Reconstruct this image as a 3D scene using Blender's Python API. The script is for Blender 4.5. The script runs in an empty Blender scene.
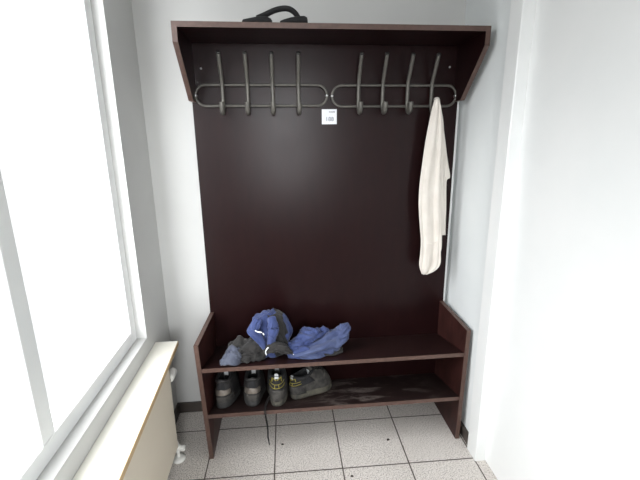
import bpy, bmesh, math, random
from mathutils import Vector, Matrix, noise
random.seed(7)
sc = bpy.context.scene
COL = sc.collection
PI = math.pi

# ------------------------------------------------------------------ helpers
def obj(name, verts, faces, m, parent=None, smooth=False, bevel=0, mats=None, fm=None, seg=2):
    me = bpy.data.meshes.new(name)
    me.from_pydata([tuple(v) for v in verts], [], [tuple(f) for f in faces])
    for k in (mats or [m]):
        me.materials.append(k)
    if fm:
        for p, i in zip(me.polygons, fm): p.material_index = i
    bm = bmesh.new(); bm.from_mesh(me)
    bmesh.ops.recalc_face_normals(bm, faces=bm.faces)
    bm.to_mesh(me); bm.free()
    for p in me.polygons: p.use_smooth = smooth
    o = bpy.data.objects.new(name, me); COL.objects.link(o)
    if bevel:
        b = o.modifiers.new('Bevel', 'BEVEL'); b.width = bevel; b.segments = seg
        b.limit_method = 'ANGLE'; b.angle_limit = 0.6
    if parent:
        o.parent = parent
        o.matrix_parent_inverse = Matrix.Identity(4)
        o.location = -Vector(parent['base']) if 'base' in parent else (0, 0, 0)
    return o

def thing(name, label, cat, base=(0, 0, 0), group=None):
    """Empty at the base of a thing; parts are given in world coordinates."""
    o = bpy.data.objects.new(name, None); COL.objects.link(o)
    o.empty_display_size = 0.05
    o.location = base
    o['label'] = label; o['category'] = cat
    if group: o['group'] = group
    return o

def part(name, geo, m, parent, root, **k):
    """part in world coordinates under a thing whose base is root.location (sub-parts sit at the part's origin)"""
    o = obj(name, geo[0], geo[1], m, None, **k)
    o.parent = parent
    if parent is root:
        o.location = -Vector(root.location)
    return o

def tag(o, label, cat, group=None):
    o['label'] = label; o['category'] = cat
    if group: o['group'] = group
    return o

def struct(o):
    o['kind'] = 'structure'; return o

def box(x0, x1, y0, y1, z0, z1):
    v = [(x0, y0, z0), (x1, y0, z0), (x1, y1, z0), (x0, y1, z0), (x0, y0, z1), (x1, y0, z1), (x1, y1, z1), (x0, y1, z1)]
    f = [(0, 3, 2, 1), (4, 5, 6, 7), (0, 1, 5, 4), (1, 2, 6, 5), (2, 3, 7, 6), (3, 0, 4, 7)]
    return v, f

def join(*gs):
    V, F = [], []
    for v, f in gs:
        n = len(V); V += list(v); F += [tuple(i + n for i in q) for q in f]
    return V, F

def prism_x(poly, x0, x1):
    """polygon in (y,z) extruded along x"""
    n = len(poly)
    v = [(x0, y, z) for y, z in poly] + [(x1, y, z) for y, z in poly]
    f = [tuple(range(n)), tuple(range(2 * n - 1, n - 1, -1))]
    for i in range(n):
        j = (i + 1) % n
        f.append((i, j, n + j, n + i))
    return v, f

def smooth_path(pts, n=6, closed=False):
    """Catmull-Rom"""
    P = [Vector(p) for p in pts]; out = []
    N = len(P)
    rng = range(N) if closed else range(N - 1)
    for i in rng:
        if closed:
            a, b, c, d = P[i - 1], P[i], P[(i + 1) % N], P[(i + 2) % N]
        else:
            a = P[i - 1] if i > 0 else P[0] * 2 - P[1]
            b, c = P[i], P[i + 1]
            d = P[i + 2] if i + 2 < N else P[-1] * 2 - P[-2]
        for k in range(n):
            t = k / n
            out.append(0.5 * ((2 * b) + (c - a) * t + (2 * a - 5 * b + 4 * c - d) * t * t + (3 * b - a - 3 * c + d) * t ** 3))
    if not closed: out.append(P[-1])
    return out

def tube(path, r, n=10, closed=False, flat=1.0, cap_round=False):
    P = [Vector(p) for p in path]; N = len(P)
    rad = r if callable(r) else (lambda t: r)
    V, F = [], []
    up = Vector((0, 0, 1)); prev = None
    for i, p in enumerate(P):
        if closed: t = P[(i + 1) % N] - P[i - 1]
        else: t = P[min(i + 1, N - 1)] - P[max(i - 1, 0)]
        t.normalize()
        if prev is None:
            a = t.cross(up)
            if a.length < 0.2: a = t.cross(Vector((1, 0, 0)))
        else:
            a = prev - t * prev.dot(t)
        a.normalize(); prev = a
        b = t.cross(a)
        rr = rad(i / max(1, N - 1))
        for k in range(n):
            q = 2 * PI * k / n
            V.append(p + a * math.cos(q) * rr + b * math.sin(q) * rr * flat)
    for i in range(N if closed else N - 1):
        j = (i + 1) % N
        for k in range(n):
            l = (k + 1) % n
            F.append((i * n + k, i * n + l, j * n + l, j * n + k))
    if not closed:
        F.append(tuple(range(n)))
        F.append(tuple((N - 1) * n + k for k in range(n - 1, -1, -1)))
    return V, F

def lathe(profile, c, axis='Z', n=24):
    """profile: list of (radius, height)"""
    V, F = [], []
    c = Vector(c)
    for r, h in profile:
        for k in range(n):
            q = 2 * PI * k / n
            p = Vector((r * math.cos(q), r * math.sin(q), h))
            if axis == 'Y': p = Vector((p.x, p.z, p.y))
            elif axis == 'X': p = Vector((p.z, p.x, p.y))
            V.append(c + p)
    m = len(profile)
    for i in range(m - 1):
        for k in range(n):
            l = (k + 1) % n
            F.append((i * n + k, i * n + l, i * n + n + l, i * n + n + k))
    F.append(tuple(range(n))); F.append(tuple((m - 1) * n + k for k in range(n)))
    return V, F

def sstep(a, b, x):
    t = min(1, max(0, (x - a) / (b - a))); return t * t * (3 - 2 * t)

# ------------------------------------------------------------------ materials
def srgb(r, g, b):
    return tuple(((c / 255) / 12.92 if c / 255 <= 0.04045 else ((c / 255 + 0.055) / 1.055) ** 2.4) for c in (r, g, b)) + (1,)

class MB:
    def __init__(s, name):
        s.m = bpy.data.materials.new(name); s.m.use_nodes = True
        s.t = s.m.node_tree; s.b = s.t.nodes['Principled BSDF']
    def n(s, typ, **kw):
        x = s.t.nodes.new(typ)
        for k, v in kw.items():
            if k in x.inputs: x.inputs[k].default_value = v
            else: setattr(x, k, v)
        return x
    def l(s, a, b): s.t.links.new(a, b)
    def coords(s, scale=(1, 1, 1), loc=(0, 0, 0), rot=(0, 0, 0)):
        tc = s.n('ShaderNodeTexCoord'); mp = s.n('ShaderNodeMapping')
        mp.inputs['Scale'].default_value = scale; mp.inputs['Location'].default_value = loc
        mp.inputs['Rotation'].default_value = rot
        s.l(tc.outputs['Object'], mp.inputs['Vector']); return mp.outputs['Vector']
    def noise(s, vec, scale, detail=4, rough=.55, dist=0):
        x = s.n('ShaderNodeTexNoise'); x.inputs['Scale'].default_value = scale
        x.inputs['Detail'].default_value = detail; x.inputs['Roughness'].default_value = rough
        x.inputs['Distortion'].default_value = dist
        s.l(vec, x.inputs['Vector']); return x.outputs['Fac']
    def ramp(s, fac, stops):
        x = s.n('ShaderNodeValToRGB'); e = x.color_ramp.elements
        e[0].position, e[0].color = stops[0]; e[1].position, e[1].color = stops[-1]
        for p, c in stops[1:-1]:
            q = e.new(p); q.color = c
        s.l(fac, x.inputs['Fac']); return x.outputs['Color']
    def mix(s, fac, a, b):
        x = s.n('ShaderNodeMix', data_type='RGBA')
        for sock, val in ((x.inputs[0], fac), (x.inputs[6], a), (x.inputs[7], b)):
            if hasattr(val, 'links'): s.l(val, sock)
            else: sock.default_value = val
        return x.outputs[2]
    def math(s, op, a, b=0.0):
        x = s.n('ShaderNodeMath', operation=op)
        for sock, val in ((x.inputs[0], a), (x.inputs[1], b)):
            if hasattr(val, 'links'): s.l(val, sock)
            else: sock.default_value = val
        return x.outputs[0]
    def bump(s, h, strength=.2, dist=.002):
        x = s.n('ShaderNodeBump'); x.inputs['Strength'].default_value = strength; x.inputs['Distance'].default_value = dist
        s.l(h, x.inputs['Height']); s.l(x.outputs['Normal'], s.b.inputs['Normal'])
    def done(s, rough=.5, metal=0, spec=.5):
        if not s.b.inputs['Roughness'].links: s.b.inputs['Roughness'].default_value = rough
        s.b.inputs['Metallic'].default_value = metal
        s.b.inputs['Specular IOR Level'].default_value = spec
        return s.m

def simple(name, c, c2=None, scale=30, rough=.5, metal=0, spec=.5, bump=0, bscale=None):
    m = MB(name); v = m.coords()
    f = m.noise(v, scale)
    col = m.ramp(f, [(.35, c), (.65, c2 or c)])
    m.l(col, m.b.inputs['Base Color'])
    if bump: m.bump(m.noise(v, bscale or scale * 4), bump)
    return m.done(rough, metal, spec)

def wall_paint(name, c, c2):
    m = MB(name); v = m.coords()
    col = m.ramp(m.noise(v, 2.5, 3), [(.3, c), (.7, c2)])
    m.l(col, m.b.inputs['Base Color']); m.bump(m.noise(v, 180, 3), .08, .001)
    return m.done(.7, 0, .25)

M = {}
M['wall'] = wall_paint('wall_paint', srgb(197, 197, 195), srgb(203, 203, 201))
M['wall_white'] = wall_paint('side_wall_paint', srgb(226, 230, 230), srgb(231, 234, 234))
M['ceiling'] = wall_paint('ceiling_paint', srgb(226, 226, 224), srgb(230, 230, 228))
M['white_gloss'] = simple('white_lacquer', srgb(232, 234, 233), srgb(236, 237, 236), 3, .35)
M['plastic_white'] = simple('white_plastic', srgb(225, 224, 218), srgb(230, 229, 224), 20, .4)
M['radiator'] = simple('radiator_enamel', srgb(226, 216, 198), srgb(230, 221, 204), 3, .4)
M['base'] = simple('baseboard_dark', srgb(62, 56, 52), srgb(72, 65, 60), 15, .5)
M['board_top'] = simple('white_board', srgb(238, 235, 224), srgb(241, 239, 230), 6, .45)
M['board_edge'] = simple('beech_edge', srgb(196, 168, 126), srgb(208, 181, 140), 40, .5)

def dark_laminate(name, c, c2, r0, r1, smear=False):
    m = MB(name); v = m.coords((1, 1, .25))
    w = m.coords()
    g = m.noise(v, 24, 6, .65, .4)
    col = m.ramp(g, [(.3, c), (.7, c2)])
    rg = m.noise(w, 5, 5, .6, .6)
    rr = m.n('ShaderNodeMapRange'); rr.inputs['To Min'].default_value = r0; rr.inputs['To Max'].default_value = r1
    m.l(rg, rr.inputs['Value'])
    if smear:
        # trodden-in dust: streaky smears in the middle of the shelf, thin film elsewhere
        tc = m.n('ShaderNodeTexCoord'); sp = m.n('ShaderNodeSeparateXYZ'); m.l(tc.outputs['Object'], sp.inputs[0])
        d = m.noise(m.coords((1.2, 3.0, 1), (0, 0, 0), (0, 0, .5)), 4.5, 7, .68, 1.4)
        d2 = m.noise(w, 60, 4, .7)
        # distance to smear centre
        dx = m.math('ABSOLUTE', m.math('SUBTRACT', sp.outputs['X'], .72))
        fall = m.n('ShaderNodeMapRange'); fall.inputs['From Min'].default_value = .42; fall.inputs['From Max'].default_value = .05
        m.l(dx, fall.inputs['Value'])
        a = m.ramp(d, [(.49, (0, 0, 0, 1)), (.60, (1, 1, 1, 1))])
        k = m.math('MULTIPLY', m.math('MULTIPLY', a, fall.outputs[0]), m.math('ADD', .35, d2))
        k = m.math('MINIMUM', m.math('ADD', m.math('MULTIPLY', k, .75), m.math('MULTIPLY', d2, .06)), .8)
        col = m.mix(k, col, srgb(118, 108, 103))
    m.l(col, m.b.inputs['Base Color']); m.l(rr.outputs[0], m.b.inputs['Roughness'])
    return m.done(.4, 0, .17)
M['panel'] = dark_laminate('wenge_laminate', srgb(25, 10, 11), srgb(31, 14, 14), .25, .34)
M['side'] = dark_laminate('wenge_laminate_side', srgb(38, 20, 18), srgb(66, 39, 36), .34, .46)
M['shelf'] = dark_laminate('wenge_laminate_shelf', srgb(33, 19, 19), srgb(42, 25, 24), .3, .44)
M['shoe_shelf'] = dark_laminate('wenge_laminate_dusty', srgb(28, 17, 17), srgb(37, 23, 22), .42, .6, True)
M['edge'] = simple('brown_edge_band', srgb(77, 57, 50), srgb(88, 66, 58), 60, .42)
M['steel'] = simple('grey_coated_steel', srgb(86, 84, 79), srgb(97, 94, 88), 40, .4, .35)
M['cap'] = simple('dark_plastic', srgb(40, 39, 38), srgb(46, 45, 44), 40, .45)
M['screw'] = simple('zinc_screw', srgb(190, 190, 190), srgb(205, 205, 205), 40, .3, .9)
M['paper'] = simple('white_paper', srgb(226, 228, 234), srgb(232, 233, 238), 60, .7)
M['ink'] = simple('grey_ink', srgb(84, 85, 98), srgb(94, 95, 106), 60, .7)
M['black'] = simple('black_webbing', srgb(15, 15, 16), srgb(22, 22, 23), 60, .8, bump=.2, bscale=500)

def cloth(name, c, c2, scale=14, bump=.25):
    m = MB(name); v = m.coords()
    col = m.ramp(m.noise(v, scale, 5), [(.3, c), (.7, c2)])
    m.l(col, m.b.inputs['Base Color'])
    m.bump(m.noise(v, 420, 2), bump, .0015)
    m.b.inputs['Sheen Weight'].default_value = .15
    return m.done(.85, 0, .2)
M['towel'] = cloth('cotton_cream', srgb(212, 205, 196), srgb(221, 215, 207))
M['blue'] = cloth('blue_workwear', srgb(50, 61, 104), srgb(68, 80, 122))
M['paleblue'] = cloth('faded_blue_workwear', srgb(66, 70, 86), srgb(90, 95, 108))
M['midblue'] = cloth('worn_blue_workwear', srgb(60, 69, 104), srgb(82, 92, 124))
M['grey'] = cloth('grey_workwear', srgb(36, 36, 36), srgb(50, 48, 47))
M['reflect'] = simple('reflective_piping', srgb(225, 228, 232), srgb(235, 238, 240), 50, .3)
M['shoe'] = simple('dusty_black_leather', srgb(31, 30, 31), srgb(48, 46, 46), 25, .6, bump=.2)
M['shoe_grey'] = simple('dusty_grey_suede', srgb(44, 42, 41), srgb(72, 69, 65), 40, .8, bump=.25)
M['sole'] = simple('dusty_rubber', srgb(40, 40, 40), srgb(58, 57, 56), 30, .75, bump=.2)
M['sole_pale'] = simple('pale_rubber', srgb(54, 53, 49), srgb(92, 88, 77), 26, .75, bump=.2)
M['lining'] = simple('black_lining', srgb(26, 26, 28), srgb(36, 36, 38), 60, .9)
M['heelstrip'] = simple('grey_heel_band', srgb(96, 90, 84), srgb(124, 116, 108), 35, .32, .3)
M['yellow'] = simple('yellow_trim', srgb(118, 108, 40), srgb(142, 130, 56), 40, .7)
M['tab'] = simple('pale_label', srgb(176, 178, 180), srgb(196, 198, 200), 40, .6)
M['lace'] = simple('black_lace', srgb(22, 21, 21), srgb(30, 28, 28), 80, .8)
M['crumb'] = simple('dirt', srgb(44, 38, 34), srgb(60, 52, 46), 80, .9)

def floor_mat():
    m = MB('terrazzo_tiles')
    v = m.coords((1, 1, 1), (0, 0, 0))
    vr = m.n('ShaderNodeMapping'); vr.vector_type = 'TEXTURE'
    vr.inputs['Location'].default_value = (-.0029, -.4067, 0); vr.inputs['Rotation'].default_value = (0, 0, -.0102)
    m.l(v, vr.inputs['Vector'])
    br = m.n('ShaderNodeTexBrick'); br.offset = 0; br.squash = 1
    m.l(vr.outputs[0], br.inputs['Vector'])
    for k, val in (('Scale', 1.0), ('Mortar Size', .0032), ('Mortar Smooth', .15), ('Bias', 0), ('Brick Width', .3), ('Row Height', .3)):
        br.inputs[k].default_value = val
    br.inputs['Color1'].default_value = (.47, .47, .47, 1); br.inputs['Color2'].default_value = (.53, .53, .53, 1)
    sp = m.noise(v, 210, 2, .5)
    big = m.noise(v, 3, 4)
    col = m.ramp(sp, [(.34, srgb(128, 120, 114)), (.46, srgb(206, 199, 193)), (.56, srgb(219, 213, 207)), (.68, srgb(231, 226, 222))])
    vo = m.n('ShaderNodeTexVoronoi'); vo.inputs['Scale'].default_value = 150; m.l(v, vo.inputs['Vector'])
    dots = m.ramp(vo.outputs['Distance'], [(.17, (1, 1, 1, 1)), (.3, (0, 0, 0, 1))])
    pick = m.ramp(m.noise(v, 80, 1), [(.5, (0, 0, 0, 1)), (.62, (1, 1, 1, 1))])
    col = m.mix(m.math('MULTIPLY', m.math('MULTIPLY', dots, pick), .55), col, srgb(96, 88, 83))
    col = m.mix(m.math('MULTIPLY', m.ramp(big, [(.4, (0, 0, 0, 1)), (.7, (1, 1, 1, 1))]), .12), col, srgb(130, 121, 114))
    col = m.mix(br.outputs['Fac'], col, srgb(84, 76, 70))
    m.l(col, m.b.inputs['Base Color'])
    inv = m.math('SUBTRACT', 1.0, br.outputs['Fac'])
    m.bump(inv, .5, .0015)
    return m.done(.42, 0, .4)
M['floor'] = floor_mat()

def glass_mat():
    m = bpy.data.materials.new('window_glass'); m.use_nodes = True
    t = m.node_tree; t.nodes.clear()
    o = t.nodes.new('ShaderNodeOutputMaterial'); mx = t.nodes.new('ShaderNodeMixShader')
    tr = t.nodes.new('ShaderNodeBsdfTransparent'); gl = t.nodes.new('ShaderNodeBsdfGlossy')
    lw = t.nodes.new('ShaderNodeLayerWeight'); lw.inputs['Blend'].default_value = .15
    fr = t.nodes.new('ShaderNodeMath'); fr.operation = 'MULTIPLY'; fr.inputs[1].default_value = .25
    t.links.new(lw.outputs['Facing'], fr.inputs[0])
    gl.inputs['Roughness'].default_value = .02
    t.links.new(fr.outputs[0], mx.inputs[0]); t.links.new(tr.outputs[0], mx.inputs[1]); t.links.new(gl.outputs[0], mx.inputs[2])
    t.links.new(mx.outputs[0], o.inputs[0]); return m
M['glass'] = glass_mat()

# ------------------------------------------------------------------ camera
CAM = Vector((.36967, -1.85351, 1.42172)); YAW, PITCH, ROLL, F = .0947, -.2534, -.0103, 398.955
Fv = Vector((math.sin(YAW) * math.cos(PITCH), math.cos(YAW) * math.cos(PITCH), math.sin(PITCH)))
Rv = Vector((math.cos(YAW), -math.sin(YAW), 0)); Uv = Rv.cross(Fv)
R2 = Rv * math.cos(ROLL) + Uv * math.sin(ROLL); U2 = -Rv * math.sin(ROLL) + Uv * math.cos(ROLL)
cam = bpy.data.cameras.new('camera'); co = bpy.data.objects.new('camera', cam); COL.objects.link(co)
mw = Matrix((R2, U2, -Fv)).transposed().to_4x4(); mw.translation = CAM
co.matrix_world = mw
cam.sensor_fit = 'HORIZONTAL'; cam.sensor_width = 36; cam.lens = F * 36 / 640; cam.clip_start = .02
sc.camera = co

# ------------------------------------------------------------------ room
XL, XR, YB, YF, H = -.222, 1.215, .055, -3.1, 2.55
TW = .16
struct(obj('floor', *box(XL - TW, XR + TW, YF - TW, YB + TW, -.05, 0), M['floor']))
struct(obj('ceiling', *box(XL - TW, XR + TW, YF - TW, YB + TW, H, H + .05), M['ceiling']))
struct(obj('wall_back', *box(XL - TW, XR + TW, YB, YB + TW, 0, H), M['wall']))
def holed(axis_pos, a0, a1, h0, h1, thick, r0, r1, z0, z1, along='y'):
    """wall running along y (or x) from r0 to r1 with an opening a0..a1 x h0..h1"""
    gs = [(r0, a0, z0, z1), (a1, r1, z0, z1), (a0, a1, h1, z1)]
    if h0 > z0: gs.append((a0, a1, z0, h0))
    out = []
    for p, q, u, v in gs:
        if along == 'y': out.append(box(axis_pos, axis_pos + thick, p, q, u, v))
        else: out.append(box(p, q, axis_pos, axis_pos + thick, u, v))
    return join(*out)
WY0, WY1, WZ0, WZ1 = -1.55, -.25, .60, 2.28
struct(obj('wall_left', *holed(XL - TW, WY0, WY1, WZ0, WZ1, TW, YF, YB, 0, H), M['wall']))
DY0, DY1 = -1.36, -.36
struct(obj('wall_right', *holed(XR, DY0, DY1, 0, 2.12, TW, YF, YB, 0, H), M['wall_white']))
RX0, RX1, RZ0, RZ1 = .05, .78, .80, 2.1
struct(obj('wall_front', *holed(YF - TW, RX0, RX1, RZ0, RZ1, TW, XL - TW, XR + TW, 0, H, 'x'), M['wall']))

# baseboards (dark)
struct(obj('baseboard_back', *box(XL, XR, YB - .012, YB, 0, .058), M['base'], bevel=.002))
struct(obj('baseboard_left', *box(XL, XL + .012, YF, YB - .012, 0, .058), M['base'], bevel=.002))
struct(obj('baseboard_right', *box(XR - .012, XR, DY1, YB - .012, 0, .058), M['base'], bevel=.002))

# pale duct running up the corner beside the back panel
struct(obj('trim_1', *box(1.187, 1.2035, .022, .0545, 0, 1.60), M['white_gloss'], bevel=.002))
# side window
w = struct(obj('window_1', *join(
    box(XL - .10, XL - .04, WY0, WY0 + .055, WZ0, WZ1), box(XL - .10, XL - .04, WY1 - .055, WY1, WZ0, WZ1),
    box(XL - .10, XL - .04, WY0 + .055, WY1 - .055, WZ0, WZ0 + .055), box(XL - .10, XL - .04, WY0 + .055, WY1 - .055, WZ1 - .055, WZ1),
    box(XL - .10, XL - .04, (WY0 + WY1) / 2 - .03, (WY0 + WY1) / 2 + .03, WZ0 + .055, WZ1 - .055)), M['white_gloss'], bevel=.004))
g = obj('pane', *box(XL - .074, XL - .070, WY0 + .05, WY1 - .05, WZ0 + .05, WZ1 - .05), M['glass']); g.parent = w
# window behind the photographer
w = struct(obj('window_2', *join(
    box(RX0, RX0 + .05, YF - .10, YF - .04, RZ0, RZ1), box(RX1 - .05, RX1, YF - .10, YF - .04, RZ0, RZ1),
    box(RX0 + .05, RX1 - .05, YF - .10, YF - .04, RZ0, RZ0 + .05), box(RX0 + .05, RX1 - .05, YF - .10, YF - .04, RZ1 - .05, RZ1)), M['white_gloss'], bevel=.004))
g = obj('pane', *box(RX0 + .045, RX1 - .045, YF - .074, YF - .070, RZ0 + .045, RZ1 - .045), M['glass']); g.parent = w

# door in the right wall: casing standing proud, leaf set back
d = struct(obj('door_1', *join(
    box(1.193, 1.285, DY1 - .08, DY1, 0, 2.12), box(1.193, 1.285, DY0, DY0 + .08, 0, 2.12), box(1.193, 1.285, DY0 + .08, DY1 - .08, 2.04, 2.12)), M['white_gloss'], bevel=.003))
lf = obj('door_leaf', *box(1.238, 1.278, DY0 + .08, DY1 - .08, .008, 2.04), M['white_gloss'], bevel=.002); lf.parent = d
hd = obj('door_handle', *join(lathe([(.025, 0), (.025, -.006), (.01, -.008), (.01, -.045)], (1.238, DY0 + .15, 1.04), 'X'),
    tube([(1.195, DY0 + .15, 1.04), (1.193, DY0 + .2, 1.04), (1.193, DY0 + .27, 1.04)], .009)), M['steel'], smooth=True); hd.parent = d

# ------------------------------------------------------------------ hall stand
W, T = 1.1837, .019
ZT = 1.8231
st = thing('hall_stand', 'dark wooden hall stand with tall back panel, top shelf and two-tier shoe bench', 'hall stand', (W / 2, -.14, 0))
def sp(name, geo, m, **k): return part(name, geo, m, st, st, **k)
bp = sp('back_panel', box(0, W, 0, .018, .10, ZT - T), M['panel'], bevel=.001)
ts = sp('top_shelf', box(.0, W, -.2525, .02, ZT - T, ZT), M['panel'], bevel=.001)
part('edge_band', box(0, W, -.2545, -.2526, ZT - T, ZT), M['edge'], ts, st)
gp = [(0, ZT - T), (-.2525, ZT - T), (-.2525, 1.756), (-.069, 1.572), (0, 1.572)]
for x0 in (0, W - T):
    gs = sp('bracket', prism_x(gp, x0, x0 + T), M['panel'])
    # brown edge band follows the outline of the bracket
    lin = [(-.2525, ZT - T), (-.2525, 1.756), (-.069, 1.572), (0, 1.572)]
    off = [(-.2545, ZT - T), (-.2545, 1.7552), (-.0698, 1.5702), (0, 1.5702)]
    V, Fs = [], []
    for i in range(3):
        q = [lin[i], lin[i + 1], off[i + 1], off[i]]
        v, f = prism_x(q, x0, x0 + T); n = len(V); V += v; Fs += [tuple(a + n for a in b) for b in f]
    part('edge_band', (V, Fs), M['edge'], gs, st)
# bench ends, slightly splayed towards the front top
EX = .016
EXL = .025
def splay(v, sgn):
    out = []
    for x, y, z in v:
        k = max(0, min(1.05, -y / .285)) * max(0, z / .566)
        out.append((x + (EX * k if sgn > 0 else -EXL * k), y, z))
    return out
side_poly = [(.0, 0), (-.2935, 0), (-.283, .566), (0, .5898)]
for sgn, x0 in ((-1, 0), (1, W - T)):
    v, f = prism_x(side_poly, x0, x0 + T)
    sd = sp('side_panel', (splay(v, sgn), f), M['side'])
    lin = [(-.2935, 0), (-.283, .566), (0, .5898)]
    off = [(-.2957, 0), (-.2852, .568), (0, .5919)]
    V, Fs = [], []
    for i in range(2):
        v, f = prism_x([lin[i], lin[i + 1], off[i + 1], off[i]], x0, x0 + T); n = len(V)
        V += v; Fs += [tuple(a + n for a in b) for b in f]
    part('edge_band', (splay(V, sgn), Fs), M['edge'], sd, st)
    part('rubber_foot', box(x0 + .003, x0 + .016, -.29, -.25, 0, .004), M['cap'], sd, st) if False else None
# shelves tipped down towards the back panel
BF, BB, LF, LB = .4556, .4059, .2268, .1702
def slab(yf, zf, zb, m, name):
    xl, xr, xlf, xrf = T, W - T, T - EXL * zf / .566, W - T + EX * zf / .566
    th = .0185
    v = [(xlf, yf, zf - th), (xrf, yf, zf - th), (xr, 0, zb - th), (xl, 0, zb - th), (xlf, yf, zf), (xrf, yf, zf), (xr, 0, zb), (xl, 0, zb)]
    f = box(0, 1, 0, 1, 0, 1)[1]
    s = sp(name, (v, f), m)
    v = [(xlf, yf - .002, zf - th), (xrf, yf - .002, zf - th), (xrf, yf, zf - th), (xlf, yf, zf - th), (xlf, yf - .002, zf), (xrf, yf - .002, zf), (xrf, yf, zf), (xlf, yf, zf)]
    part('edge_band', (v, f), M['edge'], s, st)
    return s
slab(-.283, BF, BB, M['shelf'], 'bench_shelf')
slab(-.2853, LF, LB, M['shoe_shelf'], 'shoe_shelf')
for x, z in ((.0481, 1.7056), (1.1357, 1.7173)):
    sp('screw', lathe([(.0048, 0), (.0048, -.001), (.003, -.0025)], (x, 0, z), 'Y', 14), M['screw'], smooth=True)
def bench_z(y): return BB + (BF - BB) * (-y / .285)
def shoe_z(y): return LB + (LF - LB) * (-y / .2873)

# ------------------------------------------------------------------ two coat racks
def hook_rack(x0, x1, zlo, zhi, xs, label):
    zc = (zlo + zhi) / 2; r = (zhi - zlo) / 2; yb = -.016
    t = thing('coat_rack', label, 'coat rack', ((x0 + x1) / 2, 0, zlo), 'wire coat racks on the back panel')
    loop = []
    for k in range(17):
        a = PI / 2 + PI * k / 16
        loop.append((x0 + r + r * math.cos(a), yb, zc + r * math.sin(a)))
    for k in range(1, 12):
        loop.append((x0 + r + (x1 - x0 - 2 * r) * k / 12, yb, zlo))
    for k in range(17):
        a = -PI / 2 + PI * k / 16
        loop.append((x1 - r + r * math.cos(a), yb, zc + r * math.sin(a)))
    for k in range(1, 12):
        loop.append((x1 - r - (x1 - x0 - 2 * r) * k / 12, yb, zhi))
    part('rail', tube(loop, .0058, 10, True), M['steel'], t, t, smooth=True)
    for x in (x0 + .0005, x1 - .0005):
        s = part('screw', join(lathe([(.006, 0), (.006, -.012), (.0055, -.020), (.0035, -.0225)], (x, 0, zc), 'Y', 16)), M['screw'], t, t, smooth=True)
    for x in xs:
        p = [(x, -.085, 1.752), (x, -.060, 1.708), (x, -.035, 1.664), (x, -.026, 1.640), (x, -.024, 1.60), (x, -.024, 1.562),
             (x, -.029, 1.540), (x, -.042, 1.524), (x, -.060, 1.522), (x, -.073, 1.533), (x, -.078, 1.549), (x, -.079, 1.565)]
        path = smooth_path(p, 5)
        h = part('hook', tube(path, lambda s: .0082 + .0022 * sstep(.62, .85, s), 12, flat=1.0), M['steel'], t, t, smooth=True)
        e = Vector(p[0]); d = (e - Vector(p[1])).normalized()
        part('end_cap', tube([e - d * .002, e + d * .003, e + d * .0055, e + d * .007], lambda s: (.0090, .0094, .0075, .0035)[round(s * 3)], 12), M['cap'], h, t, smooth=True)
    return t
hook_rack(.0195, .5815, 1.5535, 1.6385, [.1345, .2400, .3465, .4570], 'empty grey metal coat rack with four double hooks, beside the hall stand\'s left bracket')
hook_rack(.6035, 1.1665, 1.5500, 1.6375, [.7195, .8275, .9400, 1.0500], 'grey metal coat rack with four double hooks, a cream towel on its last hook')

# ------------------------------------------------------------------ number label
lb = obj('paper_label', *box(.5596, .6266, -.0012, -.0002, 1.4755, 1.5395), M['paper'])
tag(lb, 'small white paper label numbered 188 stuck on the dark back panel', 'label')
def text_mesh(body, size, loc, name):
    cu = bpy.data.curves.new(name, 'FONT'); cu.body = body; cu.size = size; cu.align_x = 'CENTER'; cu.extrude = .0001
    o = bpy.data.objects.new(name, cu); COL.objects.link(o)
    o.location = loc; o.rotation_euler = (PI / 2, 0, 0)
    bpy.context.view_layer.update()
    me = bpy.data.meshes.new_from_object(o.evaluated_get(bpy.context.evaluated_depsgraph_get()))
    me.transform(o.matrix_world)
    bpy.data.objects.remove(o)
    me.materials.clear(); me.materials.append(M['ink'])
    q = bpy.data.objects.new(name, me); COL.objects.link(q); return q
tx = text_mesh('188', .0255, (.5945, -.0015, 1.489), 'printed_number'); tx.parent = lb
gs = [box((.592 + k * .0047), (.592 + k * .0047) + .003, -.0016, -.0012, 1.5255, 1.5255 + (.005, .0042, .005, .0046, .0052, .005)[k]) for k in range(6)]
q = obj('printed_line', *join(*gs), M['ink']); q.parent = lb

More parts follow.
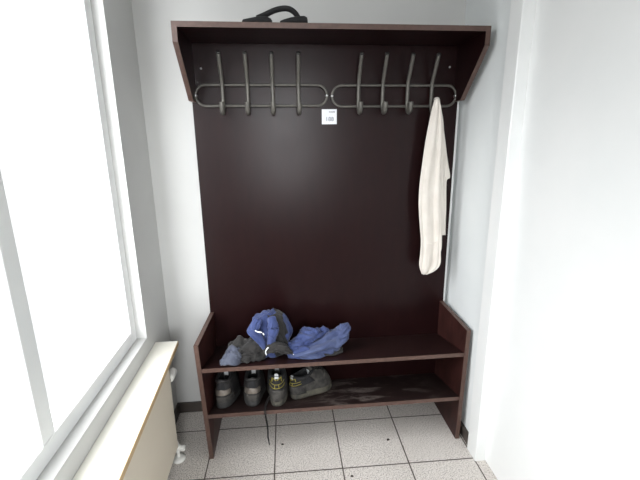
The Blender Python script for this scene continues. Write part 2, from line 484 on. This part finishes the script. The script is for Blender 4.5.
# ------------------------------------------------------------------ towel on the last hook
def px(u, v, y):
    d = Fv + R2 * ((u - 320) / F) + U2 * ((240 - v) / F)
    return CAM + d * ((y - CAM.y) / d.y)
def layer(rows, ya, yb, amp, seed, nx=48, sub=6, th=.0035):
    """rows of (v, left u, right u): a hanging layer of cloth, folds fanning out from the hook, given thickness"""
    k = len(rows) - 1
    yy = [ya + (yb - ya) * sstep(0, .45, i / k) for i in range(k + 1)]
    L = smooth_path([px(a, v, y) for (v, a, b), y in zip(rows, yy)], sub); R = smooth_path([px(b, v, y) for (v, a, b), y in zip(rows, yy)], sub)
    n = len(L); V, Fc = [], []
    for side in (0, 1):
        for i in range(n):
            s = i / (n - 1)
            for j in range(nx + 1):
                t = j / nx
                p = L[i].lerp(R[i], t)
                q = t + .10 * noise.noise(Vector((t * 2, s * 2.2, seed + 5)))
                f = noise.noise(Vector((q * 2.0, s * .9, seed))) * 1.5 + 1.1 * abs(noise.noise(Vector((q * 3.3 + 1.2 * s, s * 1.5, seed + 2)))) + .45 * noise.noise(Vector((t * 2 + s * 4, s * 5 - t * 2, seed + 9)))
                a = amp * (.25 + .75 * s) * min(1, (R[i] - L[i]).length / .05)
                V.append(p + Vector((0, -f * a + (th if side else 0) - .008 * math.sin(PI * t), 0)))
    m = n * (nx + 1)
    for side in (0, 1):
        o = side * m
        for i in range(n - 1):
            for j in range(nx):
                a = o + i * (nx + 1) + j
                Fc.append((a, a + 1, a + nx + 2, a + nx + 1))
    for i in range(n - 1):
        a = i * (nx + 1); b = a + nx
        Fc.append((a, a + nx + 1, m + a + nx + 1, m + a)); Fc.append((b, b + nx + 1, m + b + nx + 1, m + b))
    for j in range(nx):
        a = j; b = (n - 1) * (nx + 1) + j
        Fc.append((a, a + 1, m + a + 1, m + a)); Fc.append((b, b + 1, m + b + 1, m + b))
    return V, Fc
front = [(99, 435.2, 438.6), (103, 433.8, 440), (110, 431.8, 441), (120, 429.6, 441), (135, 426.6, 441), (150, 424.2, 440.5), (165, 422, 440), (185, 419.4, 439.5), (205, 418.3, 439.5),
         (225, 419.3, 440), (240, 420.4, 439.5), (252, 419.6, 439.4), (262, 418.4, 439.2), (268, 419.2, 435.5), (273.8, 421.5, 426.5)]
mid = [(101, 436, 440), (110, 435, 441.5), (120, 434, 443), (135, 433, 443.8), (150, 432, 443.5), (170, 431, 443), (190, 430, 442.5), (210, 430, 442), (230, 429, 441.3), (249, 428.5, 440.9), (251.5, 428.2, 438.4)]
back = [(100, 436, 439), (108, 436, 440.8), (119, 436, 442.5), (130, 436, 443.9), (142, 436, 445.4), (155, 436, 446.8), (165, 436, 448.3), (177, 436, 450), (180, 436, 447), (190, 436, 446.3), (205, 436, 446.1), (220, 436, 445.8), (235, 436, 445.4)]
tw = join(layer(front, -.100, -.078, .016, .4), layer(mid, -.084, -.060, .012, 2.0), layer(back, -.062, -.046, .008, 4.0),
          lathe([(.0015, .017), (.008, .015), (.0125, .008), (.0145, -.004), (.0145, -.022), (.013, -.036)], (1.0545, -.0805, 1.566), 'Z', 20))
to = obj('hand_towel', *tw, M['towel'], smooth=True)
tag(to, 'cream cloth towel hanging from the last hook of the coat rack', 'towel')
ht = [px(427.5 + (440.6 - 427.5) * k / 10, 244.5 - 3.5 * k / 10, -.092 + .004 * math.sin(k)) for k in range(11)]
hm = obj('hem', *tube(ht, .0014, 6), M['towel'], smooth=True); hm.parent = to

# ------------------------------------------------------------------ work clothes on the bench
def ridge(p):
    # rounded crests with sharp creases between them
    n1 = noise.noise(p); n2 = noise.noise(p * 2.3 + Vector((7, 3, 1))); n3 = noise.noise(p * 5.1 + Vector((2, 8, 4)))
    return abs(n1) ** .8 * 1.25 + abs(n2) * .45 + abs(n3) * .12
def sleeve(pts, rad, seed, nu=46, nv=44, fold=.3, fscale=(22, 9), crush=.35, zsq=1.0):
    """crumpled fabric tube along a path; rad = [(half width, half height), ...]"""
    path = smooth_path(pts, 12); N = len(path)
    V, Fc = [], []
    for i, p in enumerate(path):
        s = i / (N - 1)
        t = (path[min(i + 1, N - 1)] - path[max(0, i - 1)]).normalized()
        side = t.cross(Vector((0, 0, 1)))
        if side.length < .2: side = t.cross(Vector((0, 1, 0)))
        side.normalize(); up = side.cross(t).normalized()
        fi = s * (len(rad) - 1); k = min(int(fi), len(rad) - 2); fr = fi - k; fr = fr * fr * (3 - 2 * fr)
        a = rad[k][0] * (1 - fr) + rad[k + 1][0] * fr; b = rad[k][1] * (1 - fr) + rad[k + 1][1] * fr
        endk = math.sqrt(max(0, 1 - max(0, (abs(s - .5) - .44) / .06) ** 2)) * .9 + .1
        for j in range(nv):
            q = 2 * PI * j / nv
            c, d = math.cos(q), math.sin(q)
            qq = q + 1.6 * s + .5 * math.sin(3 * s + seed)
            pt = Vector((math.cos(qq) * 1.45 + seed, math.sin(qq) * 1.45, s * fscale[0] * .085 + .5 * c + seed * 2))
            f = 1 + fold * (ridge(pt) - .42) + crush * noise.noise(pt * .6 + Vector((3, 9, seed)))
            w = p + side * (c * a * f * endk) + up * (d * b * f * endk)
            floor_z = bench_z(w.y) + .003 + .002 * (1 + d)
            if w.z < floor_z: w.z = floor_z
            if w.y > -.006: w.y = -.006
            V.append(w)
    for i in range(N - 1):
        for j in range(nv):
            l = (j + 1) % nv
            Fc.append((i * nv + j, i * nv + l, i * nv + nv + l, i * nv + nv + j))
    Fc.append(tuple(range(nv))); Fc.append(tuple((N - 1) * nv + k for k in range(nv)))
    return V, Fc
cl = thing('work_jacket', 'crumpled blue and grey work jacket lying in a heap on the bench', 'jacket', (.36, -.15, bench_z(-.15)))
def cp(name, geo, m): return part(name, geo, M[m], cl, cl, smooth=True)
bz = bench_z
# central heap: bundled cloth hanging over in vertical folds, split into blue and grey panels
def heap(c, r, seed, sel, grow=1.0, nu=110, nv=70):
    V, idx, Fc = [], {}, []
    def pt(i, j):
        q = 2 * PI * i / nu; h = PI * j / nv
        d = Vector((math.cos(q) * math.sin(h), math.sin(q) * math.sin(h), math.cos(h)))
        pw = abs(d.x) ** 2.6 + abs(d.y) ** 2.6 + abs(d.z) ** 2.6
        k = pw ** (-1 / 2.6)
        sh = math.sin(h) ** .8
        n = Vector((math.cos(q) * 2.1 * sh + seed, math.sin(q) * 2.1 * sh, d.z * .75))
        sw = Vector((n.x + .5 * math.sin(d.z * 2), n.y, n.z))
        f = 1 + (.30 - .22 * sstep(.1, .8, d.z)) * (ridge(sw * 1.05) - .42) + .05 * noise.noise(sw * 2.2)
        w = Vector(c) + Vector((d.x * r[0], d.y * r[1], d.z * r[2])) * (k * f * grow)
        lo = bench_z(w.y) + .004
        if w.z < lo: w.z = lo
        if w.y > -.006: w.y = -.006
        return w, d
    def vid(i, j):
        i %= nu
        if (i, j) not in idx:
            idx[(i, j)] = len(V); V.append(pt(i, j)[0])
        return idx[(i, j)]
    for i in range(nu):
        for j in range(nv):
            q = 2 * PI * (i + .5) / nu; h = PI * (j + .5) / nv
            d = Vector((math.cos(q) * math.sin(h), math.sin(q) * math.sin(h), math.cos(h)))
            if sel(d):
                Fc.append((vid(i, j), vid(i + 1, j), vid(i + 1, j + 1), vid(i, j + 1)))
    return V, Fc
HC, HR = (.296, -.135, .528), (.086, .082, .112)
def greyband(d):
    x = d.x + .18 * d.z - .05 * math.sin(6 * d.z)
    return .10 < x < .80 and d.y < .5 and d.z < .93
cp('blue_panel', heap(HC, HR, 3.1, lambda d: not greyband(d)), 'blue')
cp('grey_panel', heap(HC, HR, 3.1, greyband, 1.012), 'grey')
# loose folds in front of the heap
cp('collar', sleeve([px(258, 318, -.205), px(254, 330, -.225), px(260, 340, -.23), px(266, 349, -.225)], [(.018, .016), (.026, .02), (.022, .02), (.016, .014)], 1.7, fold=.5), 'blue')
cp('blue_fold', sleeve([px(271, 316, -.215), px(273, 328, -.232), px(271, 341, -.232), px(267, 350, -.22)], [(.018, .014), (.022, .02), (.018, .016), (.012, .01)], 5.2, fold=.45), 'blue')
cp('grey_fold', sleeve([px(264, 352, -.235), px(272, 347, -.24), px(281, 348, -.235), px(292, 353, -.21)], [(.016, .012), (.026, .022), (.03, .022), (.02, .010)], 8.4, fold=.5), 'grey')
# sleeve spread to the left
cp('sleeve', sleeve([(.272, -.17, bz(-.17) + .045), (.22, -.18, bz(-.18) + .048), (.17, -.19, bz(-.19) + .046), (.13, -.20, bz(-.2) + .034), (.098, -.205, bz(-.205) + .018)],
    [(.045, .044), (.05, .046), (.05, .046), (.046, .034), (.03, .012)], 2.6, fold=.8, fscale=(34, 12)), 'grey')
cp('grey_fold', sleeve([(.24, -.215, bz(-.215) + .026), (.19, -.225, bz(-.225) + .03), (.15, -.225, bz(-.225) + .022)],
    [(.02, .018), (.034, .026), (.02, .014)], 12.6, fold=.8, fscale=(30, 12)), 'grey')
cp('cuff', sleeve([(.165, -.222, bz(-.222) + .038), (.135, -.228, bz(-.228) + .034), (.10, -.23, bz(-.23) + .022), (.078, -.226, bz(-.226) + .010)],
    [(.026, .026), (.040, .036), (.042, .024), (.030, .008)], 6.6, fold=.7), 'paleblue')
# body and tails to the right
cp('blue_sleeve', sleeve([(.375, -.19, bz(-.19) + .042), (.42, -.18, bz(-.18) + .055), (.465, -.165, bz(-.165) + .075), (.505, -.15, bz(-.15) + .098), (.522, -.14, bz(-.14) + .118)],
    [(.03, .022), (.040, .030), (.042, .034), (.030, .026), (.008, .008)], 4.1, fold=.8, fscale=(30, 12)), 'blue')
cp('blue_fold', sleeve([(.46, -.15, bz(-.15) + .05), (.515, -.135, bz(-.135) + .066), (.555, -.125, bz(-.125) + .088), (.575, -.12, bz(-.12) + .098)],
    [(.03, .024), (.032, .03), (.026, .022), (.008, .008)], 14.4, fold=.8, fscale=(26, 12)), 'blue')
cp('hem_panel', sleeve([(.375, -.2, bz(-.2) + .016), (.44, -.195, bz(-.195) + .024), (.51, -.178, bz(-.178) + .032), (.575, -.155, bz(-.155) + .046), (.625, -.14, bz(-.14) + .074), (.652, -.13, bz(-.13) + .108), (.664, -.125, bz(-.125) + .132)],
    [(.03, .014), (.045, .026), (.052, .032), (.050, .040), (.040, .036), (.022, .022), (.005, .006)], 9.3, fold=.8, fscale=(40, 12)), 'midblue')
cp('blue_tail', sleeve([(.37, -.21, bz(-.21) + .016), (.42, -.212, bz(-.212) + .022), (.475, -.205, bz(-.205) + .024), (.53, -.19, bz(-.19) + .02)],
    [(.02, .014), (.034, .026), (.034, .024), (.016, .008)], 16.3, fold=.8, fscale=(30, 12)), 'blue')
cp('grey_lining', sleeve([(.40, -.2, bz(-.2) + .008), (.48, -.185, bz(-.185) + .010), (.56, -.172, bz(-.172) + .012), (.632, -.16, bz(-.16) + .016)],
    [(.03, .01), (.045, .014), (.052, .018), (.03, .014)], 11.2, fold=.4), 'grey')
for pts, nm in (([(255, 330.5, -.262), (257.5, 331.8, -.265), (260, 332.2, -.268), (262, 332.5, -.268)], 0), ([(263, 333, -.268), (264, 335, -.268)], 0),
                ([(268.5, 347.5, -.272), (266.6, 349.5, -.274), (265.6, 352, -.274), (266.4, 355, -.27)], 0), ([(293, 354.3, -.235), (294.5, 354.8, -.235), (296, 354.4, -.235)], 0)):
    path = smooth_path([px(*q) for q in pts], 5)
    cp('reflective_piping', tube(path, .0026, 8), 'reflect')

# ------------------------------------------------------------------ shoes
def prof(u, tab):
    for (a, b), (c, d) in zip(tab, tab[1:]):
        if u <= c:
            t = (u - a) / (c - a); t = t * t * (3 - 2 * t); return b + (d - b) * t
    return tab[-1][1]
class Last:
    """shoe form: heel at the origin, toe along +Y, sole on z = 0"""
    def __init__(s, L, wide, tall, side):
        s.L, s.w, s.h, s.side = L, wide, tall, side
        s.zs = .026
    def out(s, ph, k=1.0):
        c, d = math.cos(ph), math.sin(ph)
        u = (1 + c) / 2
        hw = prof(u, [(0, .041), (.25, .040), (.45, .042), (.70, .051), (.9, .047), (1, .042)]) * s.w
        y = s.L / 2 + s.L / 2 * c * (1 + (k - 1) * .35)
        x = (abs(d) ** .72) * (1 if d > 0 else -1) * hw * k
        x += s.side * .010 * math.sin(PI * u) * (1 - u) - s.side * .006 * u * u
        return x, y
    def col(s, ph):
        c, d = math.cos(ph), math.sin(ph)
        y = s.L * .275 + s.L * .245 * c; x = .031 * s.w * (abs(d) ** .9) * (1 if d > 0 else -1)
        z = s.h * (.86 - .10 * abs(d) + .22 * (1 + c) / 2 + .05 * max(0, -c))
        return x, y, z
    def pos(s, ph, t, off=0.0):
        k = (1 + math.cos(ph)) / 2
        x0, y0 = s.out(ph); x1, y1, z1 = s.col(ph)
        ht = t ** (1.0 + .35 * k)
        zt = 1 - (1 - t) ** (1.0 + 1.1 * k) if t < 1 else t
        b = .007 * math.sin(PI * min(1, t * 1.1)) * (1 - k * .5)
        x = x0 + (x1 - x0) * ht; y = y0 + (y1 - y0) * ht
        n = Vector((math.sin(ph), math.cos(ph), .35 * k)).normalized()
        z = s.zs - .004 + (z1 - s.zs + .004) * zt
        return Vector((x, y, z)) + n * (b + off)
def grid(fn, us, vs, closed_u=True):
    nu, nv = len(us), len(vs)
    V = [fn(u, v) for v in vs for u in us]; Fc = []
    for j in range(nv - 1):
        for i in range(nu if closed_u else nu - 1):
            k = (i + 1) % nu
            Fc.append((j * nu + i, j * nu + k, (j + 1) * nu + k, (j + 1) * nu + i))
    return V, Fc
def strip(fn, th):
    """open patch with thickness: fn(u, v, off)"""
    us = [i / 24 for i in range(25)]; vs = [i / 6 for i in range(7)]
    a = grid(lambda u, v: fn(u, v, th), us, vs, False); b = grid(lambda u, v: fn(u, v, -.001), us, vs, False)
    V, Fc = join(a, b); m = 25 * 7
    edge = [i for i in range(25)] + [j * 25 + 24 for j in range(1, 7)] + [6 * 25 + i for i in range(23, -1, -1)] + [j * 25 for j in range(5, 0, -1)]
    for i in range(len(edge)):
        p, q = edge[i], edge[(i + 1) % len(edge)]
        Fc.append((p, q, m + q, m + p))
    return V, Fc
def make_shoe(label, base, yaw, L, wide, tall, side, style):
    t = thing('work_shoe', label, 'shoe', base, 'work shoes on the shoe shelf')
    t.rotation_euler = (Matrix.Rotation(-.1945, 3, 'X') @ Matrix.Rotation(yaw, 3, 'Z')).to_euler()
    A = Last(L, wide, tall, side)
    def p(name, geo, m, parent=None, **k):
        o = obj(name, geo[0], geo[1], M[m], smooth=k.pop('smooth', True), **k); o.parent = parent or t; return o
    us = [2 * PI * i / 64 for i in range(64)]
    # sole with tread grooves round the edge
    def sole(ph, lv):
        k, z, g = lv
        x, y = A.out(ph, k * (1 - g * (.5 + .5 * math.cos(ph * 26)) * .03))
        c = (1 + math.cos(ph)) / 2
        return Vector((x, y, z * (1 + .15 * (1 - c)) + .012 * max(0, c - .75) ** 1.0 * (1 if z < .02 else .8)))
    V, Fc = grid(sole, us, [(.90, .0, 1), (1.03, .003, 1), (1.075, .010, 1), (1.075, .017, .2), (1.06, .022, 0), (1.075, .025, 0), (1.06, .030, 0), (.9, .031, 0)])
    n = len(us); Fc += [tuple(range(n)), tuple(7 * n + i for i in range(n))]
    p('sole', (V, Fc), 'sole_pale' if style == 'yellow' else 'sole')
    ts_ = [i / 20 for i in range(21)]
    main = 'shoe_grey' if style == 'yellow' else 'shoe'
    up = p('upper', grid(lambda ph, q: A.pos(ph, q), us, ts_), main)
    # padded collar and lining
    ring = [A.pos(ph, 1.0) for ph in us]
    p('collar', tube(ring, .0075, 10, True), 'lining' if style == 'yellow' else 'shoe')
    def lining(ph, q):
        x, y, z = A.col(ph)
        return Vector((x * (.9 - .05 * q), A.L * .275 + (y - A.L * .275) * (.93 - .05 * q), z - q * (z - .045)))
    V, Fc = grid(lining, us, [0, .25, .5, .75, 1.0]); Fc.append(tuple(4 * n + i for i in range(n)))
    p('lining', (V, Fc), 'lining')
    # tongue
    def tongue(u, v, off):
        w = (u - .5) * (.040 + .010 * v)
        y = A.L * (.50 - .10 * v) - off * .8 + .05 * (u - .5) ** 2
        z = A.h * (.55 + .70 * v) + off * .5 - .06 * (u - .5) ** 2
        return Vector((w, y, z))
    tg = p('tongue', strip(tongue, .006), main)
    p('tongue_label', strip(lambda u, v, off: tongue(.28 + .44 * u, .36 + .28 * v, .0075 + off * .3), .002), 'tab', tg)
    # laces across the vamp
    for k in range(4):
        q = .62 + .1 * k
        pts = []
        for i in range(9):
            a = (i / 8 - .5) * 1.15
            pts.append(A.pos(a, q + .03 * math.sin(i * .8), .004))
        p('lace', tube(smooth_path(pts, 3), .0026, 6), 'lace')
    # heel band and side overlays
    if style == 'plain':
        p('heel_band', strip(lambda u, v, off: A.pos(PI + (u - .5) * 1.75, .34 + .24 * v + .05 * math.sin(PI * u), off), .0022), 'heelstrip')
        hb = p('heel_counter', strip(lambda u, v, off: A.pos(PI + (u - .5) * 2.3, .02 + .30 * v, off), .002), 'shoe_grey')
        p('heel_tab', strip(lambda u, v, off: A.pos(PI + (u - .5) * .7, .66 + .34 * v, off), .003), 'lining')
    else:
        p('heel_counter', strip(lambda u, v, off: A.pos(PI + (u - .5) * 2.2, .02 + (.34 + .12 * math.sin(PI * u)) * v, off), .0025), 'shoe_grey')
        p('quarter', strip(lambda u, v, off: A.pos(PI + (u - .5) * 3.4, .47 + .46 * v, off), .0012), 'lining')
        for q0, dq, w in ((.54, .10, 1.9), (.68, .10, 1.9)):
            pts = [A.pos(PI + (i / 20 - .5) * w, q0 + dq * abs(i / 20 - .5) * 1.6, .003) for i in range(21)]
            p('yellow_piping', tube(pts, .0016, 6), 'yellow')
        for sx in (-1, 1):
            pts = [A.pos(PI + sx * .16, .54 + .16 * i / 6, .003) for i in range(7)]
            p('yellow_piping', tube(pts, .0016, 6), 'yellow')
            pts = [A.pos(PI + sx * (.03 + .46 * i / 6), .84 + .16 * i / 6, .0045 + .004 * i / 6) for i in range(7)] + [A.pos(PI + sx * .52, .80, .004)]
            p('yellow_piping', tube(pts, .0026, 6), 'yellow')
        p('heel_tab', strip(lambda u, v, off: A.pos(PI + (u - .5) * .42, .90 + .20 * v, off + .003), .004), 'tab')
        p('toe_cap', strip(lambda u, v, off: A.pos((u - .5) * 2.0, .02 + (.52 - .15 * (2 * u - 1) ** 2) * v, off), .002), 'shoe_grey')
    return t
def on_shelf(x, y): return (x, y, shoe_z(y) + .0006)
make_shoe('dark dusty work shoe, heel out, at the shelf end beside the left side panel', on_shelf(.063, -.242), -.11, .236, 1.03, .142, 1, 'plain')
make_shoe('dark work shoe, heel out, between its mate and the yellow-trimmed shoe', on_shelf(.205, -.243), .0, .236, 1.03, .142, -1, 'plain')
s3 = make_shoe('grey yellow-trimmed work shoe standing heel out with a long black lace hanging', on_shelf(.317, -.260), .0, .25, 1.03, .158, 1, 'yellow')
make_shoe('grey yellow-trimmed work shoe turned sideways with its toe pointing along the shelf', on_shelf(.386, -.192), -1.00, .228, 1.06, .118, -1, 'yellow')

# hanging lace of the third shoe (in its frame)
bpy.context.view_layer.update()
inv = s3.matrix_world.inverted()
def lace(pts): return [inv @ Vector(q) for q in smooth_path(pts, 6)]
ye = -.2915
V = join(tube(lace([(.285, -.18, .245), (.262, -.235, .225), (.259, -.27, .2275), (.2585, ye + .003, .231), (.2595, ye - .001, .224), (.2615, ye - .001, .20), (.2665, ye, .16), (.2685, ye, .125), (.268, ye, .094), (.2705, ye, .075), (.2745, ye, .047)]), .0022, 6),
         tube(lace([(.29, -.19, .245), (.268, -.24, .226), (.2655, -.272, .228), (.2645, ye + .002, .231), (.265, ye - .002, .223), (.266, ye - .002, .20), (.2705, ye - .001, .16), (.2715, ye - .001, .12), (.2705, ye - .001, .098), (.2715, ye - .001, .08), (.273, ye - .001, .066)]), .0022, 6))
o = obj('hanging_lace', V[0], V[1], M['lace'], smooth=True); o.parent = s3

# ------------------------------------------------------------------ bag strap on the top shelf
bg = thing('strap_bag', 'flat black bag with a looped strap lying on top of the hall stand', 'bag', (.36, -.19, ZT))
def flatloaf(rows, y0, y1, n=20):
    """body given by (x, height) outline, rounded along y"""
    V, Fc = [], []
    for x, h in rows:
        for k in range(n):
            q = 2 * PI * k / n; c, d = math.cos(q), math.sin(q)
            V.append((x, (y0 + y1) / 2 + (y1 - y0) / 2 * (abs(c) ** .6) * (1 if c > 0 else -1), ZT + .0006 + h / 2 + h / 2 * (abs(d) ** .6) * (1 if d > 0 else -1)))
    for i in range(len(rows) - 1):
        for k in range(n):
            l = (k + 1) % n; Fc.append((i * n + k, i * n + l, i * n + n + l, i * n + n + k))
    Fc.append(tuple(range(n))); Fc.append(tuple((len(rows) - 1) * n + k for k in range(n)))
    return V, Fc
part('body', flatloaf([(.246, .012), (.25, .020), (.28, .027), (.31, .034), (.335, .033), (.35, .026), (.356, .017)], -.225, -.09), M['black'], bg, bg, smooth=True)
part('end_pocket', flatloaf([(.385, .014), (.40, .021), (.425, .029), (.45, .034), (.475, .035), (.485, .030), (.487, .02)], -.23, -.11), M['black'], bg, bg, smooth=True)
sp_ = smooth_path([(.30, -.20, ZT + .026), (.33, -.20, ZT + .038), (.365, -.20, ZT + .053), (.395, -.20, ZT + .060), (.42, -.20, ZT + .059), (.44, -.20, ZT + .048), (.452, -.195, ZT + .034), (.458, -.18, ZT + .022)], 6)
part('strap', tube(sp_, .0135, 12, flat=.72), M['black'], bg, bg, smooth=True)

# ------------------------------------------------------------------ radiator with a board laid on it
RXf = -.128
rd = thing('radiator', 'flat cream radiator panel standing to the left of the dark hall stand', 'radiator', (-.165, -.8, 0))
part('panel', box(-.205, RXf, -1.50, -.300, .085, .508), M['radiator'], rd, rd, bevel=.008, seg=3)
part('valve', join(tube([(-.147, -.305, .411), (-.143, -.270, .411)], .009, 12), ), M['screw'], rd, rd, smooth=True)
part('thermostat_knob', lathe([(.010, -.004), (.017, 0), (.0195, .006), (.020, .055), (.0185, .062), (.012, .064)], (-.143, -.275, .412), 'Y', 24), M['plastic_white'], rd, rd, smooth=True)
part('pipe', tube(smooth_path([(-.140, -.280, 0), (-.140, -.280, .03), (-.140, -.280, .075), (-.141, -.286, .095), (-.143, -.303, .1)], 5), .008, 12), M['plastic_white'], rd, rd, smooth=True)
part('lower_valve', join(lathe([(.013, .044), (.016, .046), (.016, .07), (.012, .074)], (-.140, -.280, 0), 'Z', 20), lathe([(.009, 0), (.013, .004), (.013, .022), (.01, .026)], (-.133, -.280, .058), 'X', 16)), M['plastic_white'], rd, rd, smooth=True)
part('rosette', lathe([(.030, 0), (.030, .004), (.026, .010), (.012, .016)], (-.140, -.280, 0), 'Z', 28), M['plastic_white'], rd, rd, smooth=True)
part('bracket', box(-.2215, -.2, -1.2, -1.17, .15, .45), M['radiator'], rd, rd)
part('bracket', box(-.2215, -.2, -.55, -.52, .15, .45), M['radiator'], rd, rd)
bd = thing('radiator_board', 'white board with a beech edge laid over the cream radiator', 'board', (-.165, -.8, .508))
def quad(xa, xb, th0, th1):
    """board running along the wall, its free edge a touch askew"""
    v = []
    for z in (th0, th1):
        v += [(-.221, -1.52, z), (xb[1], -1.52, z), (xb[0], -.158, z), (-.221, -.158, z)]
    return v, box(0, 1, 0, 1, 0, 1)[1]
xe = (-.121, -.072)
part('board', quad(0, (xe[0] - .002, xe[1] - .002), .509, .530), M['board_top'], bd, bd, bevel=.001)
v = []
for z in (.509, .5302):
    v += [(xe[1] - .002, -1.52, z), (xe[1], -1.52, z), (xe[0], -.158, z), (xe[0] - .002, -.158, z)]
part('edge_band', (v, box(0, 1, 0, 1, 0, 1)[1]), M['board_edge'], bd, bd)

# ------------------------------------------------------------------ crumbs on the floor
def crumb(u, v, r, label, seed):
    d = Fv + R2 * ((u - 320) / F) + U2 * ((240 - v) / F)
    c = CAM + d * ((0 - CAM.z) / d.z)
    bm = bmesh.new(); bmesh.ops.create_icosphere(bm, subdivisions=2, radius=1)
    V = []
    for q in bm.verts:
        f = 1 + .5 * noise.noise(q.co * 1.3 + Vector((seed, 0, 0)))
        V.append(Vector((c.x + q.co.x * r * 1.3 * f, c.y + q.co.y * r * f, max(.0003, r * .45 + q.co.z * r * .5 * f))))
    Fc = [tuple(x.index for x in f.verts) for f in bm.faces]; bm.free()
    tag(obj('dirt_crumb', V, Fc, M['crumb'], smooth=True), label, 'crumb', 'crumbs of dirt on the tiles')
crumb(388, 440, .0055, 'dark crumb near the middle of a floor tile in front of the shoe bench', 1)
crumb(352, 476.5, .005, 'dark crumb on the nearest floor tile, just past the crossing grout lines', 2)
crumb(282.5, 444.5, .005, 'dark crumb on the tile beside the end of the hanging lace', 3)

# ------------------------------------------------------------------ light: overcast daylight through the windows
SKY, REAR, GROUND = 13.5, 34.0, 2.1
wd = bpy.data.worlds.new('sky'); sc.world = wd; wd.use_nodes = True
bgd = wd.node_tree.nodes['Background']
wt = wd.node_tree
def wn(typ, **kw):
    x = wt.nodes.new(typ)
    for k, v in kw.items(): setattr(x, k, v)
    return x
def wmath(op, a, b):
    x = wn('ShaderNodeMath', operation=op)
    for sock, v in ((x.inputs[0], a), (x.inputs[1], b)):
        if hasattr(v, 'links'): wt.links.new(v, sock)
        else: sock.default_value = v
    return x.outputs[0]
def wrange(src, a, b, c, d):
    x = wn('ShaderNodeMapRange', interpolation_type='SMOOTHSTEP')
    for k, v in (('From Min', a), ('From Max', b), ('To Min', c), ('To Max', d)): x.inputs[k].default_value = v
    wt.links.new(src, x.inputs['Value']); return x.outputs[0]
tcw = wn('ShaderNodeTexCoord'); sep = wn('ShaderNodeSeparateXYZ'); wt.links.new(tcw.outputs['Generated'], sep.inputs[0])
# overcast sky: pale paving below the horizon, brighter towards the zenith, plus a bright lobe added behind the camera for the back panel's sheen
sky_s = wrange(sep.outputs['Z'], -.05, .50, GROUND, SKY)
rear_lobe = wmath('POWER', wmath('MAXIMUM', wmath('MULTIPLY', sep.outputs['Y'], -1.0), 0.0), 6.0)
rear_s = wmath('MULTIPLY', rear_lobe, wrange(sep.outputs['Z'], -.22, .02, 0, REAR))
wt.links.new(wmath('ADD', sky_s, rear_s), bgd.inputs[1])
bgd.inputs[0].default_value = (.96, .98, 1.0, 1)
def portal(name, loc, rot, sx, sy):
    l = bpy.data.lights.new(name, 'AREA'); l.shape = 'RECTANGLE'; l.size = sx; l.size_y = sy
    l.cycles.is_portal = True
    o = bpy.data.objects.new(name, l); COL.objects.link(o); o.location = loc; o.rotation_euler = rot
portal('window_portal', (XL - TW - .01, (WY0 + WY1) / 2, (WZ0 + WZ1) / 2), (0, -PI / 2, 0), WZ1 - WZ0, WY1 - WY0)
portal('rear_window_portal', ((RX0 + RX1) / 2, YF - TW - .01, (RZ0 + RZ1) / 2), (PI / 2, 0, 0), RX1 - RX0, RZ1 - RZ0)
sc.view_settings.view_transform = 'Standard'; sc.view_settings.look = 'None'
sc.view_settings.gamma = 1; sc.view_settings.use_curve_mapping = False
sc.view_settings.exposure = -.56
sc.cycles.max_bounces = 10; sc.cycles.diffuse_bounces = 6
